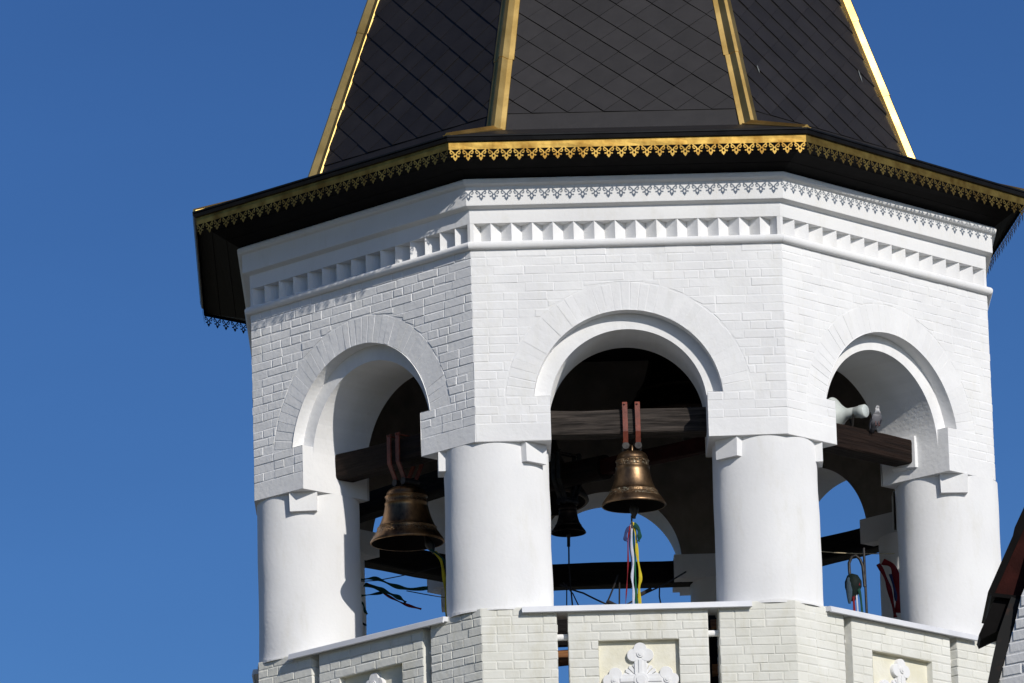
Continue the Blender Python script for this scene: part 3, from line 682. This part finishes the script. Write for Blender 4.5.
# ------------------------------------------------------------------ bells
PROF=[(0,.472),(.06,.470),(.096,.463),(.117,.450),(.126,.434),(.130,.430),(.134,.412),(.138,.397),(.144,.393),(.144,.386),(.136,.382),(.140,.34),(.146,.336),(.146,.329),(.142,.325),(.148,.29),(.153,.26),(.162,.22),(.174,.18),(.188,.15),(.202,.127),(.208,.125),(.209,.118),(.206,.114),(.222,.09),(.243,.062),(.262,.035),(.273,.014),(.276,.004),(.270,-.003),(.262,-.002),(.235,.04),(.20,.09),(.16,.15),(.135,.23),(.125,.33),(.11,.40),(.06,.43),(0,.435)]
def make_bell(label,crown,scale,matl,beamdir,beam_z,clap=(0,0),group='bells hung in the tower',straps=True,sep=.105,strap_y=.135,sx=1.0,sh=0,name='bell',smat=None):
    """crown is the top of the bell; the straps go up over the beam"""
    H=.472*scale; base=Vector(crown)-Vector((0,0,H))
    root=empty(name,base,label,'bell',group)
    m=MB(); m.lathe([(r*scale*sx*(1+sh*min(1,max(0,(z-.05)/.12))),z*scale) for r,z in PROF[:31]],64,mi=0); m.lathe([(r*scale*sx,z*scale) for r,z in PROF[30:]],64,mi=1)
    ob=m.build('bell_body',[matl,M_BELLSHADE],root,loc=base)
    if scale!=1:
        pass
    x=Vector(beamdir).normalized(); y=Vector((-x.y,x.x,0))
    # crown loops
    m=MB()
    for a in (0,PI/2):
        d=x*cos(a)+y*sin(a)
        m.tube([Vector(crown)+d*(.045*cos(t))*scale+Vector((0,0,(.075*sin(t)-.01)*scale)) for t in [PI*i/10 for i in range(11)]],.013*scale,8)
    m.build('crown_loop',matl,root)
    # clapper
    m=MB(); top=base+Vector((0,0,.40*scale)); bot=base+Vector((clap[0],clap[1],-.055*scale))
    dv=(bot-top); 
    pth=[top+dv*t for t in (0,.5,.8,.87,.93,1.0,1.08,1.12)]
    m.tube(pth,[.010*scale,.012*scale,.014*scale,.028*scale,.040*scale,.036*scale,.015*scale,.012*scale],12)
    m.build('clapper',M_IRON,root)
    if straps:
        zt=beam_z+.125; zc=crown[2]+.05*scale
        for s in (-1,1):
            m=MB(); w=.021
            off=x*(s*sep/2)
            # flat bar: up the front, over the beam, down the back
            path=[(strap_y-.0,zc-.035),(strap_y+.002,beam_z-.10),(strap_y,zt+.01),(strap_y-.012,zt+.03)]
            for sy in (1,-1):
                c0=Vector((crown[0],crown[1],0))+off
                pa=[c0+y*(-sy)*p[0]*(1 if p[1]>beam_z-.11 else .32)+Vector((0,0,p[1])) for p in path]
                for i in range(len(pa)-1):
                    p,q=pa[i],pa[i+1]; n=y*(-sy)*.007
                    m.box8([p-x*w-n,p+x*w-n,p+x*w+n,p-x*w+n,q-x*w-n,q+x*w-n,q+x*w+n,q-x*w+n])
            m.tube([c0+y*.16+Vector((0,0,zt+.012)),c0-y*.16+Vector((0,0,zt+.012))],.008,8)
            st=m.build('strap',smat or M_RED,root)
        m=MB()
        for s in (-1,1):
            c0=Vector((crown[0],crown[1],0))+x*(s*sep/2)
            m.tube([c0-y*.085+Vector((0,0,zc-.012)),c0+y*.085+Vector((0,0,zc-.012))],.030,12)
        m.build('strap_bolt',M_IRON,root)
    return root
f1=FACES[1]; make_bell('shiny bronze bell under the grey beam of the middle arch, ribbons on its clapper',(.092,-2.66,-.005),.985,M_BRONZE,f1.t,.24)
f0=FACES[0]; cb0=f0.P(f0.um,0,BD); 
make_bell('wide brown bronze bell hanging in the left arch behind faded red straps',(cb0.x+.015,cb0.y,-.06),1.02,M_BRONZE2,f0.t,.24,clap=(.20,-.05),sx=1.13,sh=.10)
make_bell('small black bell on the log behind the middle arch',(-.48,-.28,.115),.56,M_DBRONZE,(1,-.9,0),.42,sep=.06,smat=M_IRON)
make_bell('big dark bell, its lip low over the log behind the middle arch',(-.93,.42,1.38),2.3,M_DBRONZE,(1,0,0),1.9,straps=False)
make_bell('big dark bell high in the gloom behind the straps of the middle bell',(.60,.42,2.0),2.15,M_DBRONZE,(1,0,0),2.0,straps=False)

# ------------------------------------------------------------------ ribbons, ropes, cords
def ribbon(mb,path,w,mi=0,tw0=0,tw1=2.0,th=.0015,sub=6,wob=0):
    # smooth the path, then lay a folded strip along it
    P_=[Vector(p) for p in path]; pts=[]
    for i in range(len(P_)-1):
        p0=P_[max(i-1,0)];p1=P_[i];p2=P_[i+1];p3=P_[min(i+2,len(P_)-1)]
        for j in range(sub):
            t=j/sub; pts.append(.5*((2*p1)+(p2-p0)*t+(2*p0-5*p1+4*p2-p3)*t*t+(3*p1-p0-3*p2+p3)*t**3))
    pts.append(P_[-1]); n=len(pts); V=[];
    for i,p in enumerate(pts):
        t=(pts[min(i+1,n-1)]-pts[max(i-1,0)]).normalized(); a=tw0+(tw1-tw0)*i/(n-1)+.3*sin(i*.9+wob)
        ref=Vector((0,-1,0)) if abs(t.y)<.9 else Vector((0,0,1)); s=t.cross(ref).normalized(); q=s.cross(t).normalized()
        d=s*cos(a)+q*sin(a); nn=d.cross(t).normalized()*th
        ww=w*(1+.25*sin(i*.7+wob))
        V+= [p-d*ww/2-nn,p+d*ww/2-nn,p+d*ww/2+nn,p-d*ww/2+nn]
    fs=[(i*4+k,i*4+(k+1)%4,(i+1)*4+(k+1)%4,(i+1)*4+k) for i in range(n-1) for k in range(4)]+[(3,2,1,0),(4*n-4,4*n-3,4*n-2,4*n-1)]
    mb.add(V,fs,mi,True)
# coloured ribbons on the middle bell
y=-2.66
rb=empty('ribbon_bundle',(.085,y,-1.33),'long red, white, blue, green and yellow ribbons hanging from the clapper of the middle bell','ribbons')
def one(name,matl,path,w,t0,t1,par,wob=0):
    m=MB(); ribbon(m,path,w*.8,0,t0,t1,wob=wob); return m.build(name,matl,par)
one('ribbon',C_RED,[(.060,y,-.63),(.035,y-.02,-.75),(.028,y,-.95),(.012,y-.01,-1.15),(-.008,y,-1.34)],.016,.3,1.4,rb)
one('ribbon',C_BLU,[(.066,y,-.62),(.05,y+.01,-.72),(.052,y,-.85),(.062,y,-1.0),(.06,y+.01,-1.2)],.020,.2,1.0,rb,1)
one('ribbon',C_WHT,[(.07,y,-.63),(.062,y-.01,-.8),(.072,y,-.95),(.058,y-.01,-1.08),(.066,y-.01,-1.2),(.058,y,-1.35)],.024,0,.6,rb,2)
one('ribbon',C_GRN,[(.078,y+.01,-.62),(.083,y+.01,-.85),(.085,y+.01,-1.1),(.088,y+.01,-1.34)],.022,.8,.1,rb,3)
one('ribbon',C_YEL,[(.085,y,-.61),(.10,y-.01,-.72),(.108,y,-.9),(.128,y-.01,-1.08),(.112,y,-1.18),(.118,y,-1.35)],.030,.9,.1,rb,1)
m=MB(); ribbon(m,[(.055,y,-.65),(.02,y-.03,-.70),(.012,y-.03,-.76),(.03,y-.03,-.78)],.03,0,0,1); m.build('ribbon_end',C_BLU,rb)
m=MB(); ribbon(m,[(.085,y,-.62),(.125,y-.03,-.68),(.13,y-.03,-.74),(.12,y-.02,-.78)],.034,0,0,.8); m.build('ribbon_end',C_DGRN,rb)
m=MB(); m.tube([(.072,y,-.55),(.07,y,-.60),(.075,y,-.66)],[.009,.007,.014],8); m.build('hook',M_IRON,rb)
# yellow and green ribbon of the left bell
y=-2.02
rb2=empty('ribbon_pair',(-1.52,y,-1.35),'yellow and green ribbon pair hanging beside the left column of the middle arch','ribbons')
one('ribbon',C_YEL,[(-1.60,y,-.66),(-1.55,y-.02,-.74),(-1.525,y,-.9),(-1.515,y,-1.1),(-1.50,y,-1.4)],.036,.2,1.0,rb2)
one('ribbon',C_DGRN,[(-1.64,y,-.64),(-1.56,y-.02,-.70),(-1.51,y,-.78),(-1.505,y,-1.0)],.024,.2,1.2,rb2,2)
# tangled ribbons on wires in the left arch
y=-.45
BK=lambda L_:[(a*1.019,b,c+.263) for a,b,c in L_]
rb3=empty('ribbon_tangle',(-2.2,y,-.82),'dark green and crimson ribbon tangle blowing on a wire in the left arch','ribbons')
one('ribbon',C_DGRN,BK([(-2.40,y,-.78),(-2.26,y,-.80),(-2.12,y-.02,-.80),(-1.98,y,-.86),(-1.83,y,-.90),(-1.68,y,-.895)]),.045,1.0,.3,rb3)
one('ribbon',C_RED,BK([(-2.20,y,-.83),(-2.10,y,-.90),(-1.98,y-.01,-.98),(-1.86,y,-1.04),(-1.74,y,-1.08)]),.030,1,.4,rb3,1)
one('ribbon',C_DGRN,BK([(-2.22,y+.02,-.84),(-2.12,y-.02,-.88),(-2.02,y-.02,-.93),(-1.92,y-.02,-.98),(-1.87,y,-1.02)]),.05,.2,.9,rb3,2)
one('ribbon',C_DGRN,BK([(-2.40,y,-.90),(-2.32,y,-.94),(-2.20,y,-.94),(-2.05,y,-.92)]),.04,.6,1.0,rb3,3)
one('ribbon',C_DGRN,BK([(-2.42,y,-.96),(-2.30,y,-1.0),(-2.24,y,-1.01),(-2.22,y,-1.08),(-2.20,y,-1.11)]),.026,.9,.2,rb3,1)
one('ribbon',M_ROPE,BK([(-2.42,y,-1.10),(-2.32,y,-1.14),(-2.21,y,-1.21)]),.026,.2,1,rb3,1)
def rope(label,paths,r=.006,matl=M_ROPE,cat='rope',name='rope',knots=()):
    m=MB()
    for p in paths:
        pts=[Vector(q) for q in p]; out=[]
        for i in range(len(pts)-1):
            for j in range(5):
                t=j/5; q=pts[i].lerp(pts[i+1],t); q.z-=.02*sin(PI*t)*(pts[i+1]-pts[i]).length; out.append(q)
        out.append(pts[-1]); m.tube(out,r,6)
    for k in knots: m.tube([Vector(k[0]),Vector(k[1])],k[2],8)
    o=m.build(name,matl); tag(o,label,cat); return o
rope('thin wire stretched across the left arch behind the ribbon tangle',[[(-2.6,-.4,-.52),(-2.15,-.4,-.54),(-1.2,-.2,-.28)],[(-1.9,-.4,-.64),(-1.2,-.4,-.76)]],.0045,name='wire',cat='wire')
rope('bell rope hanging from the small black bell',[[(-.48,-.28,-.18),(-.485,-.3,-.45),(-.46,-.35,-.9),(-.50,-.35,-1.35)]],.008,knots=[((-.48,-.28,-.16),(-.483,-.29,-.27),.014)])
rope('dark rope sloping down to the right at the foot of the middle arch',[[(-.56,-1.5,-.87),(-.36,-1.5,-.95),(-.06,-1.6,-1.12)]],.008,knots=[((-.16,-1.55,-1.04),(-.08,-1.58,-1.09),.018)])
rope('dark rope with thick knot rising right below the far beam of the middle arch',[[(.0,-1.9,-1.15),(.12,-1.7,-1.03),(.52,-1.3,-.75)],[(.29,-1.5,-.90),(.285,-1.5,-1.0),(.30,-1.5,-1.10)]],.007,knots=[((.07,-1.8,-1.07),(.21,-1.6,-.96),.017)])
rope('rope slanting behind the red ribbon at the foot of the middle arch',[[(-.06,-1.5,-.80),(-.12,-1.5,-.95),(-.20,-1.5,-1.12)],[(-.05,-1.5,-.86),(-.06,-1.5,-1.12)]],.008)
rope('crossing ropes beside the left column of the middle arch',[[(-.53,-1.5,-.85),(-.45,-1.5,-.95),(-.36,-1.5,-1.15)],[(-.50,-1.4,-.85),(-.51,-1.4,-1.15)]],.006)
rope('pale cord running level across the right arch',[[(1.45,-.5,-.40),(2.35,-.25,-.42)]],.0045,M_LROPE,'cord','cord')
C_BLK=cloth('black_green_cord',(.006,.014,.012))
# hooked rod with wound cords in the right arch
y=-1.6
hk=empty('hooked_rod',(2.04,y,-1.5),'dark hooked rod with a wound bundle of cords in the right arch','rod')
m=MB(); m.tube([(2.045,y,-2.5),(2.035,y,-.66)],.011,8); m.build('rod',M_IRON,hk)
m=MB(); m.tube([(2.03,y-.01,-1.0),(2.02,y-.01,-.82),(2.00,y-.01,-.76),(1.965,y-.01,-.725),(1.93,y-.01,-.735),(1.905,y-.01,-.79),(1.905,y-.01,-.85),(1.908,y-.01,-.90)],.013,8); m.build('hook',M_IRON,hk)
bd=empty('cord_bundle',(1.93,y,-1.2),'bunch of dark green, blue and red cords hanging from the hook in the right arch','cords')
m=MB(); pr=[(0,-.885),(.035,-.90),(.058,-.95),(.060,-1.0),(.045,-1.05),(.03,-1.09),(.015,-1.12)]
m.lathe(pr,18,c=(1.925,y-.02,0),jit=.06); m.build('wound_cord',C_BLK,bd)
m=MB(); m.lathe([(r*.62,z-.03) for r,z in pr],14,c=(1.895,y-.055,0),jit=.03); m.build('wound_cord',cloth('grey_blue_cord',(.05,.08,.11)),bd)
one('ribbon',C_RED,[(1.93,y-.04,-1.02),(1.93,y-.05,-1.1),(1.935,y-.04,-1.3)],.030,0,.4,bd)
one('ribbon',C_RED,[(1.965,y-.05,-.93),(1.985,y-.07,-1.0)],.02,0,.4,bd)
one('ribbon',C_WHT,[(1.955,y-.04,-1.05),(1.965,y-.05,-1.3)],.014,0,.4,bd)
one('ribbon',C_DGRN,[(1.97,y-.05,-1.0),(1.99,y-.06,-1.1),(2.0,y-.05,-1.3)],.03,0,.6,bd)
# red cloth
y=-.25
CK=lambda L_:[(a*1.019-.04,b,c+.252) for a,b,c in L_]
rc_=empty('red_cloth',(2.3,y,-1.2),'red cloth strip hanging behind the right column','cloth')
one('cloth_fold',C_RED,CK([(2.20,y,-.76),(2.25,y,-.86),(2.29,y,-1.0),(2.33,y,-1.24)]),.045,.1,.5,rc_)
one('cloth_fold',C_RED,CK([(2.24,y,-.74),(2.33,y-.02,-.80),(2.36,y,-1.0),(2.36,y,-1.2)]),.07,.1,.3,rc_,2)
one('cloth_fold',C_BLU,CK([(2.30,y-.03,-.86),(2.33,y-.05,-1.0),(2.34,y-.03,-1.1)]),.03,.1,.3,rc_,2)

# ------------------------------------------------------------------ loudspeaker
f2=FACES[2]
sp0=Vector((2.03,-1.80,.482))
ls=empty('horn_loudspeaker',(2.0,-1.78,.34),'grey white horn loudspeaker clamped on the right beam beside the pigeon','loudspeaker')
ax=Vector((-.93,-.12,.02)).normalized(); side=ax.cross(Vector((0,0,1))).normalized(); upv=side.cross(ax)
def lathe_axis(mb,prof,c,ax,seg=28):
    s=ax.cross(Vector((0,0,1))).normalized(); u_=s.cross(ax); pts=[]
    for r,a in prof:
        for k in range(seg): pts.append(c+ax*a+s*(r*cos(2*PI*k/seg))+u_*(r*sin(2*PI*k/seg)))
    mb.add(pts,[(i*seg+k,i*seg+(k+1)%seg,(i+1)*seg+(k+1)%seg,(i+1)*seg+k) for i in range(len(prof)-1) for k in range(seg)],0,True)
ax=Vector((-.80,.55,.03)).normalized()
m=MB(); lathe_axis(m,[(.046,.03),(.046,.10),(.055,.13),(.085,.17),(.11,.20),(.155,.24),(.16,.245),(.15,.245),(.08,.18),(.04,.12)],sp0,ax); m.build('horn',M_PLASTIC,ls)
m=MB(); lathe_axis(m,[(0,-.078),(.05,-.078),(.057,-.07),(.057,-.02),(.052,-.012),(.048,.03),(.044,.035),(.0,.04)],sp0,ax); m.build('driver',M_PLASTIC,ls)
m=MB(); b0=sp0+ax*.07; m.tube([b0+Vector((0,0,-.145)),b0+Vector((.015,-.055,-.02))],.010,6); m.tube([b0+Vector((0,0,-.145)),b0+Vector((-.015,.055,-.02))],.010,6); m.build('bracket',M_IRON,ls)

# ------------------------------------------------------------------ pigeon
pg=Vector((2.185,-1.84,.352))
def skin_body():
    m=MB()
    def ell(path,n=14):
        # elliptical sections: (x,z,rx(side),rz)
        pts=[]
        for (x,z,ry,rz,tl) in path:
            for k in range(n):
                a=2*PI*k/n; pts.append(Vector((x+rz*sin(a)*sin(tl),ry*cos(a),z+rz*sin(a)*cos(tl))))
        L_=len(path)
        m.add(pts,[(i*n+k,i*n+(k+1)%n,(i+1)*n+(k+1)%n,(i+1)*n+k) for i in range(L_-1) for k in range(n)]+[tuple(range(n))[::-1],tuple(range((L_-1)*n,L_*n))],0,True)
    # tail to head, pigeon looking along +x
    ell([(-.10,-.005,.018,.004,0),(-.075,.010,.020,.007,0),(-.05,.024,.026,.018,.2),(-.025,.040,.036,.030,.3),(0,.052,.040,.037,.5),(.022,.064,.038,.036,.8),(.036,.082,.028,.026,1.1),(.042,.098,.019,.018,1.3),(.045,.110,.0165,.016,1.2),(.050,.121,.017,.0165,.7),(.060,.126,.014,.014,.2),(.069,.125,.006,.007,0),(.084,.121,.002,.002,0)])
    return m
root=empty('pigeon',pg,'grey pigeon with pale neck perched on the right beam','pigeon')
M_PIG=mat('pigeon_grey',(.2,.2,.22),.7)
tcn=N(M_PIG,'ShaderNodeTexCoord'); spx=N(M_PIG,'ShaderNodeSeparateXYZ'); L(M_PIG,tcn.outputs['Object'],spx.inputs[0])
rr=N(M_PIG,'ShaderNodeValToRGB'); cr=rr.color_ramp; cr.elements[0].position=.0; cr.elements[0].color=(.05,.05,.06,1); cr.elements[1].position=.125; cr.elements[1].color=(.55,.55,.56,1)
e=cr.elements.new(.07); e.color=(.16,.16,.18,1); e=cr.elements.new(.09); e.color=(.38,.38,.4,1); e=cr.elements.new(.112); e.color=(.6,.6,.6,1)
L(M_PIG,spx.outputs[2],rr.inputs[0]); L(M_PIG,rr.outputs[0],bsdf(M_PIG).inputs['Base Color'])
pb=skin_body().build('body',M_PIG,root,loc=pg)
rotz=R(-62); pb.rotation_euler=(0,0,rotz); pb.scale=(1.05,1.15,1.12)
Mz=Matrix.Rotation(rotz,4,'Z')@Matrix.Rotation(-.30,4,'Y'); pb.rotation_euler=Mz.to_euler()
for s in (-1,1):
    m=MB(); 
    top=[Vector((-.105,s*.012,.004)),Vector((-.06,s*.040,.030)),Vector((-.01,s*.045,.058)),Vector((.018,s*.040,.066)),Vector((.020,s*.043,.045)),Vector((-.02,s*.045,.026)),Vector((-.07,s*.030,.010))]
    m.prism([Mz@p for p in top],Mz@Vector((0,s*.006,0))); m.build('wing',mat('wing_grey',(.12,.12,.14),.7),root,loc=pg)
    m=MB(); Zr=Matrix.Rotation(rotz,4,'Z'); m.tube([Zr@Vector((.0,s*.015,.034)),Zr@Vector((.004,s*.015,-.006))],.004,6); m.tube([Zr@Vector((-.008,s*.015,-.006)),Zr@Vector((.024,s*.015,-.006))],.003,6); m.build('leg',mat('leg_pink',(.14,.05,.045),.6),root,loc=pg)

# ------------------------------------------------------------------ neighbouring gable
nb=empty('neighbouring_building',(3.6,-13.4,GZ),'corner of a white brick building with a steep black roof edge beside the tower','building')
y0=-14.0
def ext(name,poly,d0,d1,matl):
    m=MB(); m.prism([(x,y0+d0,z) for x,z in poly],(0,d1-d0,0)); return m.build(name,matl,nb)
ext('roof',[(2.404,-3.732),(2.445,-3.745),(2.69,-3.25),(3.30,-2.02),(3.24,-1.97),(2.665,-3.17),(2.60,-3.30),(2.588,-3.35)],0,1.0,M_SOFFIT)
ext('fascia',[(2.440,-3.750),(2.622,-3.772),(3.32,-2.35),(3.30,-2.05),(2.69,-3.25)],.04,.95,M_RUSTBOARD)
ext('lower_eave',[(2.42,-3.74),(2.63,-3.772),(2.63,-3.80),(2.425,-3.765)],-.02,.98,M_SOFFIT)
ext('drip_flap',[(2.447,-3.775),(2.332,-4.015),(2.344,-4.045),(2.479,-3.985),(2.575,-3.775)],.03,.35,M_SOFFIT)
ext('verge_flashing',[(2.555,-3.775),(2.612,-3.80),(2.56,-3.98),(2.443,-4.35),(2.26,-4.95),(2.20,-4.95),(2.377,-4.347),(2.455,-4.03)],-.03,.8,M_FLASH)
m=MB()
edge=[(2.616,-3.79),(2.565,-3.98),(2.447,-4.35),(2.22,-5.1)]
poly=edge+[(2.22,GZ),(5.2,GZ),(5.2,-1.2),(3.9,-1.2),(3.28,-2.45)]
yw=lambda x:y0+.03-(x-2.45)*.9
m.prism([(x,yw(x),z) for x,z in poly],(0,2.2,0))
fn=lambda u,z,d:Vector((u-(d+.007)*.67,yw(u)-(d+.007)*.74,z))
def slopeiv(a,b):
    zz=(a+b)/2
    for (xa,za),(xb,zb) in zip(edge,edge[1:]):
        if zb<=zz<=za:
            t=(zz-za)/(zb-za); return [(xa+(xb-xa)*t+.008,3.4)]
    return []
bricks(m,fn,-4.99,-3.79,slopeiv,base=-.0065,bev=.005,j=.010)
m.build('gable_wall',M_WHITE,nb)
